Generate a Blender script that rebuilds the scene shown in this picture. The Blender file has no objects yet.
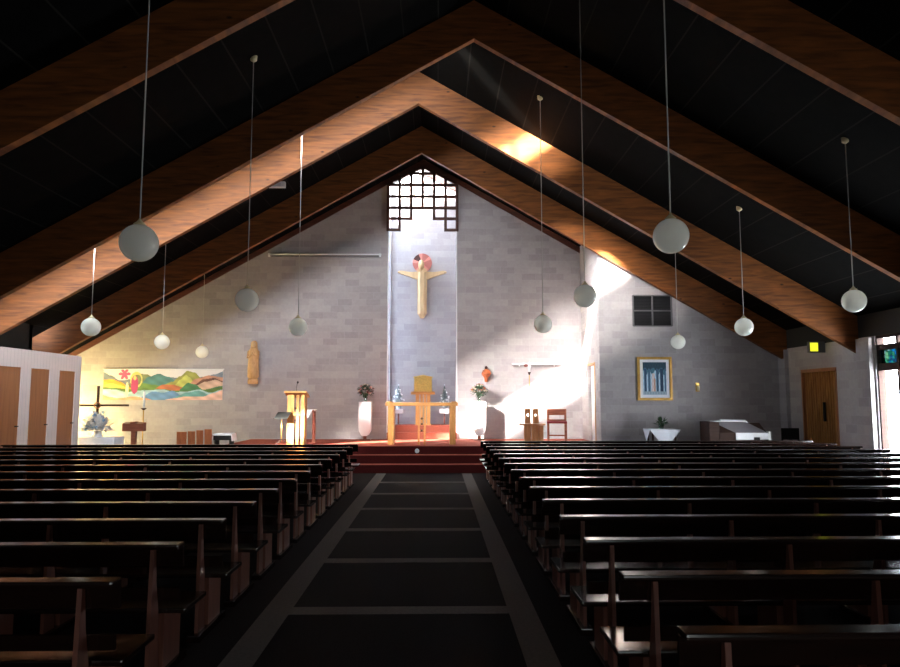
import bpy, bmesh, math, random
from mathutils import Vector, Matrix
random.seed(7)
sc = bpy.context.scene
COL = sc.collection
PI = math.pi

# ------------------------------------------------------------------ camera
EYE = 1.70
PITCH = math.radians(5.43); YAW = math.radians(1.06); F = 700.0
cam_d = bpy.data.cameras.new('camera'); cam = bpy.data.objects.new('camera', cam_d); COL.objects.link(cam)
cam.location = (0, 0, EYE)
cam.rotation_euler = (PI/2 + PITCH, 0, -YAW)
cam_d.sensor_width = 36; cam_d.lens = 28.0; cam_d.clip_start = 0.05; cam_d.clip_end = 200
sc.camera = cam
RM = cam.rotation_euler.to_matrix()
def at(px, py, Y):
    """photo measurement -> place in the hall at distance Y"""
    d = RM @ Vector(((px-450)/F, (333.5-py)/F, -1))
    t = Y/d.y
    return Vector((d.x*t, Y, EYE + d.z*t))
def X(px, Y, py=400): return at(px, py, Y).x
def Z(py, Y, px=437): return at(px, py, Y).z

# ------------------------------------------------------------------ materials
def nmat(name):
    m = bpy.data.materials.new(name); m.use_nodes = True
    nt = m.node_tree; b = nt.nodes['Principled BSDF']
    return m, nt, b
def lin(c): return tuple(((v/12.92) if v <= .04045 else ((v+.055)/1.055)**2.4) for v in c)
def S(r, g, b): return lin((r/255, g/255, b/255)) + (1,)
def plain(name, col, rough=.6, metal=0, spec=.5, coat=0, noise=0, scale=8):
    m, nt, b = nmat(name)
    b.inputs['Base Color'].default_value = col
    b.inputs['Roughness'].default_value = rough; b.inputs['Metallic'].default_value = metal
    b.inputs['Specular IOR Level'].default_value = spec; b.inputs['Coat Weight'].default_value = coat
    if noise:
        tc = nt.nodes.new('ShaderNodeTexCoord'); n = nt.nodes.new('ShaderNodeTexNoise'); n.inputs['Scale'].default_value = scale
        n.inputs['Detail'].default_value = 4
        r = nt.nodes.new('ShaderNodeValToRGB')
        r.color_ramp.elements[0].position = .3; r.color_ramp.elements[1].position = .7
        r.color_ramp.elements[0].color = tuple(c*(1-noise) for c in col[:3])+(1,)
        r.color_ramp.elements[1].color = tuple(min(1, c*(1+noise)) for c in col[:3])+(1,)
        nt.links.new(tc.outputs['Object'], n.inputs['Vector']); nt.links.new(n.outputs['Fac'], r.inputs['Fac'])
        nt.links.new(r.outputs['Color'], b.inputs['Base Color'])
    return m
def wood(name, c1, c2, rough=.35, stretch=(1, 12, 12), spec=.5, scale=2.0, knots=False):
    m, nt, b = nmat(name)
    tc = nt.nodes.new('ShaderNodeTexCoord'); mp = nt.nodes.new('ShaderNodeMapping'); mp.inputs['Scale'].default_value = stretch
    n = nt.nodes.new('ShaderNodeTexNoise'); n.inputs['Scale'].default_value = scale; n.inputs['Detail'].default_value = 6
    n.inputs['Distortion'].default_value = .6
    r = nt.nodes.new('ShaderNodeValToRGB'); r.color_ramp.elements[0].position = .32; r.color_ramp.elements[1].position = .68
    r.color_ramp.elements[0].color = c1; r.color_ramp.elements[1].color = c2
    L = nt.links.new
    L(tc.outputs['Object'], mp.inputs['Vector']); L(mp.outputs['Vector'], n.inputs['Vector']); L(n.outputs['Fac'], r.inputs['Fac'])
    out = r.outputs['Color']
    if knots:
        v = nt.nodes.new('ShaderNodeTexVoronoi'); v.inputs['Scale'].default_value = 1.7
        mp2 = nt.nodes.new('ShaderNodeMapping'); mp2.inputs['Scale'].default_value = (1, 1, 2)
        L(tc.outputs['Object'], mp2.inputs['Vector']); L(mp2.outputs['Vector'], v.inputs['Vector'])
        rr = nt.nodes.new('ShaderNodeValToRGB'); rr.color_ramp.elements[0].position = .03; rr.color_ramp.elements[1].position = .09
        L(v.outputs['Distance'], rr.inputs['Fac'])
        mx = nt.nodes.new('ShaderNodeMix'); mx.data_type = 'RGBA'
        L(rr.outputs['Color'], mx.inputs[0]); mx.inputs[6].default_value = tuple(c*.35 for c in c1[:3])+(1,); L(out, mx.inputs[7])
        out = mx.outputs[2]
    L(out, b.inputs['Base Color'])
    b.inputs['Roughness'].default_value = rough; b.inputs['Specular IOR Level'].default_value = spec
    return m
def block(name, c1, c2, mortar, axis='x'):
    m, nt, b = nmat(name); L = nt.links.new
    tc = nt.nodes.new('ShaderNodeTexCoord'); sp = nt.nodes.new('ShaderNodeSeparateXYZ'); cb = nt.nodes.new('ShaderNodeCombineXYZ')
    L(tc.outputs['Object'], sp.inputs[0]); L(sp.outputs['X' if axis == 'x' else 'Y'], cb.inputs[0]); L(sp.outputs['Z'], cb.inputs[1])
    br = nt.nodes.new('ShaderNodeTexBrick'); L(cb.outputs[0], br.inputs['Vector'])
    br.inputs['Color1'].default_value = c1; br.inputs['Color2'].default_value = c2; br.inputs['Mortar'].default_value = mortar
    br.inputs['Scale'].default_value = 1; br.inputs['Brick Width'].default_value = .42; br.inputs['Row Height'].default_value = .195
    br.inputs['Mortar Size'].default_value = .006; br.inputs['Mortar Smooth'].default_value = .3; br.inputs['Bias'].default_value = -.1
    n = nt.nodes.new('ShaderNodeTexNoise'); n.inputs['Scale'].default_value = 14; n.inputs['Detail'].default_value = 5; L(tc.outputs['Object'], n.inputs['Vector'])
    mx = nt.nodes.new('ShaderNodeMix'); mx.data_type = 'RGBA'; mx.blend_type = 'MULTIPLY'; mx.inputs[0].default_value = .22
    L(br.outputs['Color'], mx.inputs[6]); L(n.outputs['Fac'], mx.inputs[7]); L(mx.outputs[2], b.inputs['Base Color'])
    bp = nt.nodes.new('ShaderNodeBump'); bp.inputs['Strength'].default_value = .2; bp.inputs['Distance'].default_value = .01
    inv = nt.nodes.new('ShaderNodeMath'); inv.operation = 'SUBTRACT'; inv.inputs[0].default_value = 1; L(br.outputs['Fac'], inv.inputs[1])
    L(inv.outputs[0], bp.inputs['Height']); L(bp.outputs[0], b.inputs['Normal'])
    b.inputs['Roughness'].default_value = .8
    return m
def stripes(name, base, line, period, width, axis='x', rough=.85, off=0.0, var=.3):
    m, nt, b = nmat(name); L = nt.links.new
    tc = nt.nodes.new('ShaderNodeTexCoord'); sp = nt.nodes.new('ShaderNodeSeparateXYZ'); L(tc.outputs['Object'], sp.inputs[0])
    def math_(op, a, v):
        n = nt.nodes.new('ShaderNodeMath'); n.operation = op; L(a, n.inputs[0]); n.inputs[1].default_value = v; return n.outputs[0]
    o = {'x': 'X', 'y': 'Y', 'z': 'Z'}[axis]
    t = math_('ADD', sp.outputs[o], 100*period+off); t = math_('MODULO', t, period); t = math_('LESS_THAN', t, width)
    n = nt.nodes.new('ShaderNodeTexNoise'); n.inputs['Scale'].default_value = 5; n.inputs['Detail'].default_value = 5; L(tc.outputs['Object'], n.inputs['Vector'])
    r = nt.nodes.new('ShaderNodeValToRGB'); r.color_ramp.elements[0].position = .3; r.color_ramp.elements[1].position = .75
    r.color_ramp.elements[0].color = tuple(c*(1-var) for c in base[:3])+(1,); r.color_ramp.elements[1].color = tuple(c*(1+var*.8) for c in base[:3])+(1,)
    L(n.outputs['Fac'], r.inputs['Fac'])
    mx = nt.nodes.new('ShaderNodeMix'); mx.data_type = 'RGBA'; L(t, mx.inputs[0]); L(r.outputs['Color'], mx.inputs[6]); mx.inputs[7].default_value = line
    L(mx.outputs[2], b.inputs['Base Color']); b.inputs['Roughness'].default_value = rough; b.inputs['Specular IOR Level'].default_value = .05
    return m
def glass(name, tint=(1, 1, 1, 1), gl=.06, cells=None, scale=8):
    m = bpy.data.materials.new(name); m.use_nodes = True; nt = m.node_tree; nt.nodes.clear(); L = nt.links.new
    o = nt.nodes.new('ShaderNodeOutputMaterial'); mx = nt.nodes.new('ShaderNodeMixShader'); mx.inputs[0].default_value = gl
    t = nt.nodes.new('ShaderNodeBsdfTransparent'); t.inputs[0].default_value = tint
    g = nt.nodes.new('ShaderNodeBsdfGlossy'); g.inputs['Roughness'].default_value = .05
    L(t.outputs[0], mx.inputs[1]); L(g.outputs[0], mx.inputs[2]); L(mx.outputs[0], o.inputs[0])
    if cells:
        tc = nt.nodes.new('ShaderNodeTexCoord'); v = nt.nodes.new('ShaderNodeTexVoronoi'); v.inputs['Scale'].default_value = scale
        sp = nt.nodes.new('ShaderNodeSeparateColor'); r = nt.nodes.new('ShaderNodeValToRGB'); r.color_ramp.interpolation = 'CONSTANT'
        L(tc.outputs['Object'], v.inputs['Vector']); L(v.outputs['Color'], sp.inputs[0]); L(sp.outputs[0], r.inputs[0])
        els = r.color_ramp.elements
        while len(els) < len(cells): els.new(.5)
        for i, c in enumerate(cells): els[i].position = i/len(cells); els[i].color = c
        v2 = nt.nodes.new('ShaderNodeTexVoronoi'); v2.feature = 'DISTANCE_TO_EDGE'; v2.inputs['Scale'].default_value = scale; L(tc.outputs['Object'], v2.inputs['Vector'])
        lt = nt.nodes.new('ShaderNodeMath'); lt.operation = 'LESS_THAN'; lt.inputs[1].default_value = .05; L(v2.outputs['Distance'], lt.inputs[0])
        m2 = nt.nodes.new('ShaderNodeMix'); m2.data_type = 'RGBA'; L(lt.outputs[0], m2.inputs[0]); L(r.outputs[0], m2.inputs[6]); m2.inputs[7].default_value = (.01, .01, .01, 1)
        L(m2.outputs[2], t.inputs[0])
    return m
def painted(name):
    m, nt, b = nmat(name)
    a = nt.nodes.new('ShaderNodeVertexColor'); a.layer_name = 'Col'; nt.links.new(a.outputs[0], b.inputs['Base Color'])
    b.inputs['Roughness'].default_value = .8
    return m
def emit(name, col, s):
    m, nt, b = nmat(name); b.inputs['Base Color'].default_value = col
    b.inputs['Emission Color'].default_value = col; b.inputs['Emission Strength'].default_value = s
    return m

M = {}
M['block_x'] = block('grey_concrete_block', S(178, 172, 173), S(160, 154, 156), S(176, 171, 173), 'x')
M['block_y'] = block('grey_concrete_block_side', S(178, 172, 173), S(160, 154, 156), S(176, 171, 173), 'y')
M['ceiling'] = stripes('charcoal_ceiling_board', (.0028, .0025, .0023, 1), (.016, .014, .012, 1), .62, .022, 'x')
M['beam'] = wood('glulam_timber', S(88, 46, 16), S(138, 80, 32), .6, (1, 1, 9), .4, 1.6, knots=True)
M['trim'] = wood('dark_red_timber', S(70, 36, 24), S(98, 52, 34), .5, (1, 10, 10))
M['darkboard'] = plain('black_board', (.01, .01, .01, 1), .8)
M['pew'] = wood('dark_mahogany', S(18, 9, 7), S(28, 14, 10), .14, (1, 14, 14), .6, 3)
M['pewpost_lit'] = wood('mahogany_post_lit', S(84, 44, 34), S(104, 58, 44), .45, (14, 14, 1), .4, 3)  # lighter than the rails: side window light put into the post colour
M['carpet_dark'] = plain('dark_plum_carpet', S(28, 22, 24), .95, spec=.1, noise=.35, scale=60)
M['strip'] = plain('grey_carpet_strip', S(104, 98, 95), .9, spec=.1, noise=.12, scale=40)
M['carpet_red'] = plain('red_carpet', S(148, 76, 62), .95, spec=.1, noise=.15, scale=50)
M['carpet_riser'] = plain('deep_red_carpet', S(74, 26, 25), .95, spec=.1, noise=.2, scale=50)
M['lattice'] = wood('brown_lattice_timber', S(62, 34, 24), S(84, 48, 34), .5)
M['oak'] = wood('pale_oak', S(176, 120, 64), S(204, 152, 88), .4, (10, 10, 1), .4, 3)
M['oak_h'] = wood('pale_oak_top', S(174, 118, 62), S(202, 148, 86), .4, (1, 10, 10), .4, 3)
M['chairwood'] = wood('mid_oak', S(156, 100, 62), S(184, 126, 84), .4, (10, 10, 1), .4, 3)
M['redwood'] = wood('red_stained_wood', S(112, 58, 44), S(140, 80, 60), .35, (1, 10, 10), .4, 3)
M['redcush'] = plain('dark_red_upholstery', S(120, 30, 40), .8)
M['orangewood'] = wood('orange_plywood', S(150, 82, 48), S(178, 104, 64), .45, (10, 10, 1), .4, 2)
M['doorwood'] = wood('veneer_door', S(146, 92, 56), S(166, 108, 68), .45, (8, 8, .6), .4, 2)
M['white'] = plain('white_paint', S(228, 228, 230), .4)
M['cloth'] = plain('white_cloth', S(226, 228, 236), .85, noise=.04)
M['globe'] = plain('opal_glass', S(246, 246, 236), .12, coat=.6)
_nt = M['globe'].node_tree; _tr = _nt.nodes.new('ShaderNodeBsdfTranslucent'); _tr.inputs[0].default_value = (.97, .97, .93, 1)
_mx = _nt.nodes.new('ShaderNodeMixShader'); _mx.inputs[0].default_value = .6
_nt.links.new(_nt.nodes['Principled BSDF'].outputs[0], _mx.inputs[1]); _nt.links.new(_tr.outputs[0], _mx.inputs[2])
_nt.links.new(_mx.outputs[0], _nt.nodes['Material Output'].inputs[0])
M['cream'] = plain('cream_plastic', S(206, 190, 150), .5)
M['cord'] = plain('pale_cord', S(170, 168, 164), .6)
M['black'] = plain('black_metal', (.012, .012, .012, 1), .7, spec=.2)
M['gold'] = plain('gilded_metal', S(206, 180, 100), .4, .25, noise=.15, scale=20)
M['brass'] = plain('brass', S(190, 150, 80), .35, .8)
M['silver'] = plain('silver_tinsel', S(222, 226, 232), .25, .15)
M['panel'] = stripes('cream_cladding', S(222, 208, 204), S(184, 172, 170), .12, .006, 'y', .5, var=.04)
M['statue'] = wood('carved_lime_wood', S(178, 132, 84), S(204, 160, 108), .55, (6, 6, 2))
M['figure'] = wood('pale_carved_wood', S(178, 146, 104), S(202, 170, 126), .5, (6, 6, 1))
M['copper'] = plain('copper_red_enamel', S(150, 84, 76), .35, .4)
M['copper_dark'] = plain('dark_bronze', S(62, 30, 28), .35, .4)
M['copper_pale'] = plain('rose_enamel', S(190, 120, 110), .35, .4)
M['leaf'] = plain('dark_green_leaf', S(44, 70, 40), .6, noise=.3)
M['leaf_frost'] = plain('frosted_needles', S(150, 168, 168), .6, noise=.4, scale=30)
M['glass'] = glass('clear_glass')
M['vase'] = glass('vase_glass', (.75, .85, .8, 1), .12)
M['amber'] = glass('frosted_amber_glass', (.34, .29, .18, 1), .5)
_nt = M['amber'].node_tree; _g = [n for n in _nt.nodes if n.type == 'BSDF_GLOSSY'][0]; _t = _nt.nodes.new('ShaderNodeBsdfTranslucent'); _t.inputs[0].default_value = (.9, .8, .55, 1)
_nt.links.new(_t.outputs[0], [n for n in _nt.nodes if n.type == 'MIX_SHADER'][0].inputs[2]); _nt.nodes.remove(_g)
M['stained'] = glass('stained_glass', cells=[S(20, 60, 84), S(34, 84, 84), S(18, 70, 62), S(70, 92, 76), S(26, 76, 98), S(44, 84, 70), S(80, 96, 96)], scale=13)
M['louvre'] = plain('dark_louvre', S(26, 25, 28), .5)
M['greyframe'] = plain('grey_metal_frame', S(96, 94, 96), .5)
M['organ'] = wood('dark_organ_wood', S(52, 36, 32), S(68, 48, 40), .7, spec=.2)
M['paint'] = painted('painted_canvas')
M['goldframe'] = plain('gold_picture_frame', S(176, 136, 66), .4, .5, noise=.15)
M['sign'] = emit('lit_yellow_sign', (.72, .74, .03, 1), .8)

# ------------------------------------------------------------------ mesh helpers
def box(bm, x0, x1, y0, y1, z0, z1, bev=0):
    if x0 > x1: x0, x1 = x1, x0
    if y0 > y1: y0, y1 = y1, y0
    r = bmesh.ops.create_cube(bm, size=1)
    vs = r['verts']
    bmesh.ops.scale(bm, vec=(x1-x0, y1-y0, z1-z0), verts=vs)
    bmesh.ops.translate(bm, vec=((x0+x1)/2, (y0+y1)/2, (z0+z1)/2), verts=vs)
    if bev:
        es = list({e for v in vs for e in v.link_edges})
        bmesh.ops.bevel(bm, geom=es, offset=bev, segments=2, affect='EDGES', profile=.7)
def prism(bm, pts, a, b, axis='y'):
    """polygon in the plane across `axis`, extruded from a to b (pts: (x,z) for y, (y,z) for x, (x,y) for z)"""
    def mk(p, t):
        return (p[0], t, p[1]) if axis == 'y' else (t, p[0], p[1]) if axis == 'x' else (p[0], p[1], t)
    va = [bm.verts.new(mk(p, a)) for p in pts]; vb = [bm.verts.new(mk(p, b)) for p in pts]
    n = len(pts); fs = [bm.faces.new(va), bm.faces.new(vb[::-1])]
    for i in range(n): fs.append(bm.faces.new((va[i], vb[i], vb[(i+1) % n], va[(i+1) % n])))
    bmesh.ops.recalc_face_normals(bm, faces=fs)
def tube(bm, pts, r, seg=8, r2=None):
    pts = [Vector(p) for p in pts]; rings = []
    for i, p in enumerate(pts):
        d = (pts[min(i+1, len(pts)-1)]-pts[max(i-1, 0)]).normalized()
        u = d.orthogonal().normalized(); w = d.cross(u)
        rr = r if r2 is None else r+(r2-r)*i/(len(pts)-1)
        rings.append([bm.verts.new(p+(u*math.cos(2*PI*k/seg)+w*math.sin(2*PI*k/seg))*rr) for k in range(seg)])
    fs = []
    for i in range(len(rings)-1):
        # align ring starts
        a, b = rings[i], rings[i+1]
        s = min(range(seg), key=lambda q: (a[0].co-b[q].co).length)
        for k in range(seg):
            try: fs.append(bm.faces.new((a[k], a[(k+1) % seg], b[(k+1+s) % seg], b[(k+s) % seg])))
            except ValueError: pass
    fs += [bm.faces.new(rings[0][::-1]), bm.faces.new(rings[-1])]
    bmesh.ops.recalc_face_normals(bm, faces=fs)
def lathe(bm, prof, c=(0, 0, 0), seg=24, sx=1, sy=1):
    rings = []; fs = []
    for r, z in prof:
        rings.append([bm.verts.new((c[0]+max(r, .0005)*sx*math.cos(2*PI*k/seg), c[1]+max(r, .0005)*sy*math.sin(2*PI*k/seg), c[2]+z)) for k in range(seg)])
    for i in range(len(rings)-1):
        for k in range(seg):
            fs.append(bm.faces.new((rings[i][k], rings[i][(k+1) % seg], rings[i+1][(k+1) % seg], rings[i+1][k])))
    fs += [bm.faces.new(rings[0][::-1]), bm.faces.new(rings[-1])]
    bmesh.ops.recalc_face_normals(bm, faces=fs)
def ball(bm, c, r, seg=12, sc_=(1, 1, 1)):
    q = bmesh.ops.create_uvsphere(bm, u_segments=seg, v_segments=max(6, seg*2//3), radius=r)
    bmesh.ops.scale(bm, vec=sc_, verts=q['verts']); bmesh.ops.translate(bm, vec=c, verts=q['verts'])
def leafq(bm, p, d, l, w, up=Vector((0, 0, 1))):
    p = Vector(p); d = Vector(d).normalized(); s = d.cross(up)
    if s.length < .05: s = Vector((1, 0, 0))
    s.normalize(); n = s.cross(d)
    a = bm.verts.new(p); b = bm.verts.new(p+d*l*.5+s*w/2+n*.003); c = bm.verts.new(p+d*l-n*l*.08); e = bm.verts.new(p+d*l*.5-s*w/2+n*.003); mm = bm.verts.new(p+d*l*.5-n*w*.12)
    bm.faces.new((a, b, mm)); bm.faces.new((b, c, mm)); bm.faces.new((c, e, mm)); bm.faces.new((e, a, mm))
def obj(name, bm, mat, parent=None, smooth=False, mats=None):
    me = bpy.data.meshes.new(name); bm.to_mesh(me); bm.free()
    o = bpy.data.objects.new(name, me); COL.objects.link(o)
    for m in (mats or [mat]): me.materials.append(m)
    if smooth:
        for p in me.polygons: p.use_smooth = True
    if parent: o.parent = parent
    return o
def B(): return bmesh.new()
def bx(name, mat, parent, *a, bev=0):
    bm = B(); box(bm, *a, bev=bev); return obj(name, bm, mat, parent)
def tag(o, label, cat, group=None):
    o['label'] = label; o['category'] = cat
    if group: o['group'] = group
    return o
def thing(name, label, cat, loc=(0, 0, 0), rz=0, group=None):
    o = bpy.data.objects.new(name, None); o.empty_display_size = .1; COL.objects.link(o)
    o.location = loc; o.rotation_euler = (0, 0, rz)
    return tag(o, label, cat, group)
def struct(name, bm, mat, parent=None, mats=None):
    o = obj(name, bm, mat, parent, mats=mats)
    if not parent: o['kind'] = 'structure'
    return o
def sbox(name, mat, *a, bev=0):
    bm = B(); box(bm, *a, bev=bev); return struct(name, bm, mat)
def copy_tree(o, parent=None):
    c = o.copy(); COL.objects.link(c); c.parent = parent
    for ch in [q for q in o.children]: copy_tree(ch, c)
    return c
def lpts(name, poly, v, axis='y'): pass

# ------------------------------------------------------------------ roof geometry
SL = .571; ZR = 8.95
XA, XB = .66, -.42             # the ridge steps sideways between the two halves of the roof
def A(x): return ZR - SL*abs(x-XA)
def Bz(x): return ZR - SL*abs(x-XB)
YF0, YF1, YF2, YF3 = 8.40, 12.10, 14.90, 18.00
YJ = 12.28                     # where the roof steps
YW = 20.6; YR = 18.3; XRW = 9.1; XS = 4.27; XLW = -9.9; XLO = -11.2; YP = 17.25; YB = -3.2
TH = .09
def roof(name, f, xr, xe, y0, y1, mat):
    bm = B(); prism(bm, [(xr, f(xr)), (xe, f(xe)), (xe, f(xe)+TH), (xr, f(xr)+TH)], y0, y1); return struct(name, bm, mat)
roof('ceiling', A, XA, XRW+.3, YB-.2, YJ, M['ceiling'])
roof('ceiling', A, XA, XLW-.2, YB-.2, YJ, M['ceiling'])
roof('ceiling', Bz, XB, XRW+.3, YJ, YW+.2, M['ceiling'])
roof('ceiling', Bz, XB, XLO-.2, YJ, YW+.2, M['ceiling'])
# step on the right is boarded, step on the left is a strip of glass
XC = (XA+XB)/2
bm = B(); prism(bm, [(XC, A(XC)), (XA, ZR), (XRW+.3, A(XRW+.3)), (XRW+.3, Bz(XRW+.3))], YJ-.02, YJ+.04); struct('wall_step', bm, M['darkboard'])
bm = B(); prism(bm, [(XLW, A(XLW)+TH), (XC-.1, A(XC-.1)+TH), (XB, ZR), (XLW, Bz(XLW))], YJ-.01, YJ); cw = struct('window_1', bm, M['glass'])
bm = B()
for k in range(10):
    x = XLW + .05 + k*1.0
    if x < XB-.3: box(bm, x-.02, x+.02, YJ-.03, YJ+.02, A(x)+.02, Bz(x)+.02)
obj('window_frame', bm, M['trim'], cw)

# ------------------------------------------------------------------ floor
sbox('floor', M['carpet_dark'], XLO-.2, XRW+.2, YB-.2, YW+1.6, -.12, 0)
SX0, SX1, SW = -1.40, .80, .22
bm = B()
box(bm, SX0, SX0+SW, YB, 16.5, .0, .004); box(bm, SX1-SW, SX1, YB, 16.5, .0, .004)
y = 14.75
while y > YB:
    box(bm, SX0+SW, SX1-SW, y-.095, y+.095, .0, .004); y -= 1.775
tag(obj('aisle_carpet_inlay', bm, M['strip']), 'grey ladder-pattern carpet strips down the central aisle', 'carpet')

# platform: three steps, then the sanctuary floor
PZ = .57; PX0, PX1 = -5.4, XS
for k, (yy, z) in enumerate([(16.6, .19), (16.98, .38), (17.36, .57)]):
    bm = B()
    y1 = [16.98, 17.36, YW][k]
    box(bm, PX0, PX1, yy, y1, 0, z)
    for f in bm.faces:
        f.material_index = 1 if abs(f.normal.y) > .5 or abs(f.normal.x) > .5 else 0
    o = struct('floor_step' if k < 2 else 'floor_platform', bm, None, mats=[M['carpet_red'], M['carpet_riser']])
# recess steps
for (yy, y1, z) in [(20.5, 20.88, .76), (20.88, 22.0, .95)]:
    bm = B(); box(bm, -1.46, .58, yy, y1, .572, z); struct('floor_recess_step', bm, M['carpet_red'])

# ------------------------------------------------------------------ walls
RX0, RX1, RC = -1.47, .59, -.44
bm = B()
prism(bm, [(XLO, 0), (RX0, 0), (RX0, Bz(RX0)), (XLO, Bz(XLO))], YW, YW+.2)
prism(bm, [(RX1, 0), (XS+.2, 0), (XS+.2, Bz(XS+.2)), (RX1, Bz(RX1))], YW, YW+.2)
prism(bm, [(RX0, 8.16), (RX0, Bz(RX0)), (XB, ZR), (RC, 8.68)], YW, YW+.2)
prism(bm, [(RC, 8.68), (XB, ZR), (RX1, Bz(RX1)), (RX1, 8.16)], YW, YW+.2)
struct('wall_back', bm, M['block_x'])
# recess
YRB = 22.0
bm = B(); prism(bm, [(RX0-.2, 0), (RX1+.2, 0), (RX1+.2, Bz(RX1)), (XB, ZR), (RX0-.2, Bz(RX0-.2))], YRB, YRB+.2); struct('wall_recess_back', bm, M['block_x'])
bm = B(); box(bm, RX0-.2, RX0, YW+.2, 20.95, 0, Bz(RX0)-.02); box(bm, RX0-.2, RX0, 21.85, YRB, 0, Bz(RX0)-.02); box(bm, RX0-.2, RX0, 20.95, 21.85, 0, 1.1); struct('wall_recess_left', bm, M['block_y'])
bm = B(); box(bm, RX0-.12, RX0-.11, 20.95, 21.85, 1.1, Bz(RX0)-.02); w6 = struct('window_6', bm, glass('pale_blue_glass', (.55, .60, .66, 1)))
bm = B()
for k in range(5): box(bm, RX0-.14, RX0-.09, 20.95, 21.85, 1.1+k*1.78-.02, 1.1+k*1.78+.02)
obj('window_frame', bm, M['white'], w6)
bm = B(); box(bm, RX1, RX1+.2, YW+.2, YRB, 0, Bz(RX1)-.02); struct('wall_recess_right', bm, M['block_y'])
bm = B(); prism(bm, [(XB, ZR), (RX1+.25, Bz(RX1+.25)), (RX1+.25, Bz(RX1+.25)+.08), (XB, ZR+.08)], YW+.2, YRB+.2); struct('ceiling_recess', bm, M['trim'])
bm = B(); prism(bm, [(XB, ZR+.02), (RX0-.2, Bz(RX0-.2)+.02), (RX0-.2, Bz(RX0-.2)+.03), (XB, ZR+.03)], YW+.2, YRB+.2); rw = struct('window_2', bm, M['glass'])
bm = B()
box(bm, RX0+.5, RX0+.54, YW+.2, YRB, Bz(RX0+.52)-.02, Bz(RX0+.52)+.04); box(bm, XB-.04, XB+.02, YW+.2, YRB, ZR-.06, ZR+.02)
obj('window_frame', bm, M['lattice'], rw)
# white strips along the recess edges: their daylight is put into the colour
for i, xx in enumerate((RX0, RX1)):
    s = 1 if i == 0 else -1
    sbox('trim_%d' % (i+1), M['white'], xx-.005*s, xx+.03*s, YW-.012, YW-.001, PZ+.01, 6.9)
# right hand wall, set forward, and its return with the sacristy door
bm = B(); prism(bm, [(XS, 0), (XRW, 0), (XRW, Bz(XRW)), (XS, Bz(XS))], YR, YR+.2); struct('wall_front_right', bm, M['block_x'])
DY0, DY1, DZ = 18.85, 19.75, 2.72
bm = B()
box(bm, XS, XS+.2, YR+.2, DY0, 0, Bz(XS)); box(bm, XS, XS+.2, DY1, YW, 0, Bz(XS)); box(bm, XS, XS+.2, DY0, DY1, DZ, Bz(XS))
struct('wall_return', bm, M['block_y'])
bm = B(); box(bm, XS+.09, XS+.14, DY0, DY1, PZ, DZ); d1 = struct('door_1', bm, M['white'])
bm = B(); box(bm, XS-.015, XS+.09, DY0, DY0+.06, PZ, DZ); box(bm, XS-.015, XS+.09, DY0, DY1, DZ-.06, DZ)
obj('door_frame', bm, M['oak'], d1)
# right side wall: door, pier, glazed bay and added near bay
DA, DB = 15.80, 17.35
DT = 2.45; WT = 3.03
bm = B()
box(bm, XRW, XRW+.2, DB, YR, 0, WT); box(bm, XRW, XRW+.2, DA, DB, DT, WT)
box(bm, XRW, XRW+.2, 14.35, DA, 0, WT)
box(bm, XRW, XRW+.2, YB, 5.0, 0, WT)
struct('wall_right', bm, M['block_y'])
bm = B(); box(bm, XRW, XRW+.2, YB, YJ, WT, A(XRW)+.02); box(bm, XRW, XRW+.2, YJ, YR+.2, WT, Bz(XRW)+.02); struct('trim_3', bm, M['darkboard'])
bm = B(); box(bm, XRW-.10, XRW, 14.40, 14.85, 0, 3.0); struct('trim_4', bm, M['block_y'])
bm = B(); box(bm, XRW-.10, XRW, 17.95, YR, 0, 3.0); struct('trim_5', bm, M['block_x'])
# folding door of upright boards
bm = B(); n = 14
for k in range(n):
    ya = DA+.05+(DB-DA-.1)*k/n; yb = DA+.05+(DB-DA-.1)*(k+1)/n
    box(bm, XRW+.03, XRW+.09, ya, yb-.06, .01, DT-.08, bev=.01)
d2 = struct('door_2', bm, wood('golden_door_boards', S(150, 98, 50), S(196, 140, 78), .4, (8, 8, .6), .4, 2))
bm = B(); box(bm, XRW-.01, XRW+.15, DA, DA+.05, 0, DT); box(bm, XRW-.01, XRW+.15, DB-.05, DB, 0, DT); box(bm, XRW-.01, XRW+.15, DA, DB, DT-.08, DT)
obj('door_frame', bm, M['doorwood'], d2)
bx('door_fold_shade', M['organ'], d2, XRW+.085, XRW+.1, DA+.05, DB-.05, .01, DT-.08)  # dark sheet added as the shade between the door folds
bx('door_handle', M['black'], d2, XRW-.02, XRW+.03, 16.35, 16.41, 1.2, 1.65, bev=.01)
sbox('wall_door_closet', M['darkboard'], XRW+.2, XRW+.24, DA-.1, DB+.1, 0, DT+.1)
# glazed bays on the right, the near one unseen and added
def bay(idx, y0, y1, nm, gm):
    bm = B(); box(bm, XRW+.1, XRW+.11, y0, y1, .12, 2.30); w = struct('window_%d' % idx, bm, gm)
    bm = B(); box(bm, XRW+.1, XRW+.11, y0, y1, 2.45, 2.73); obj('stained_glass_panel', bm, M['stained'], w)
    bm = B(); box(bm, XRW+.1, XRW+.11, y0, y1, 2.84, 2.98); obj('top_light', bm, M['glass'], w)
    bm = B()
    for z0, z1 in ((0, .12), (2.30, 2.45), (2.73, 2.84), (2.97, WT)): box(bm, XRW+.04, XRW+.16, y0, y1, z0, z1)
    for k in range(nm+1):
        yy = y0 + (y1-y0)*k/nm; box(bm, XRW+.03, XRW+.17, yy-.035, yy+.035, 0, WT)
    obj('window_frame', bm, M['organ'], w)
bay(3, YJ+.1, 14.35, 3, M['glass'])
bay(4, 5.0, 8.2, 4, glass('added_tinted_glass', (.3, .3, .3, 1)))  # unseen bay, added to bring light onto the near pews
bm = B(); box(bm, XRW, XRW+.2, 8.2, YJ+.1, 0, WT); struct('wall_right', bm, M['block_y'])
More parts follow.
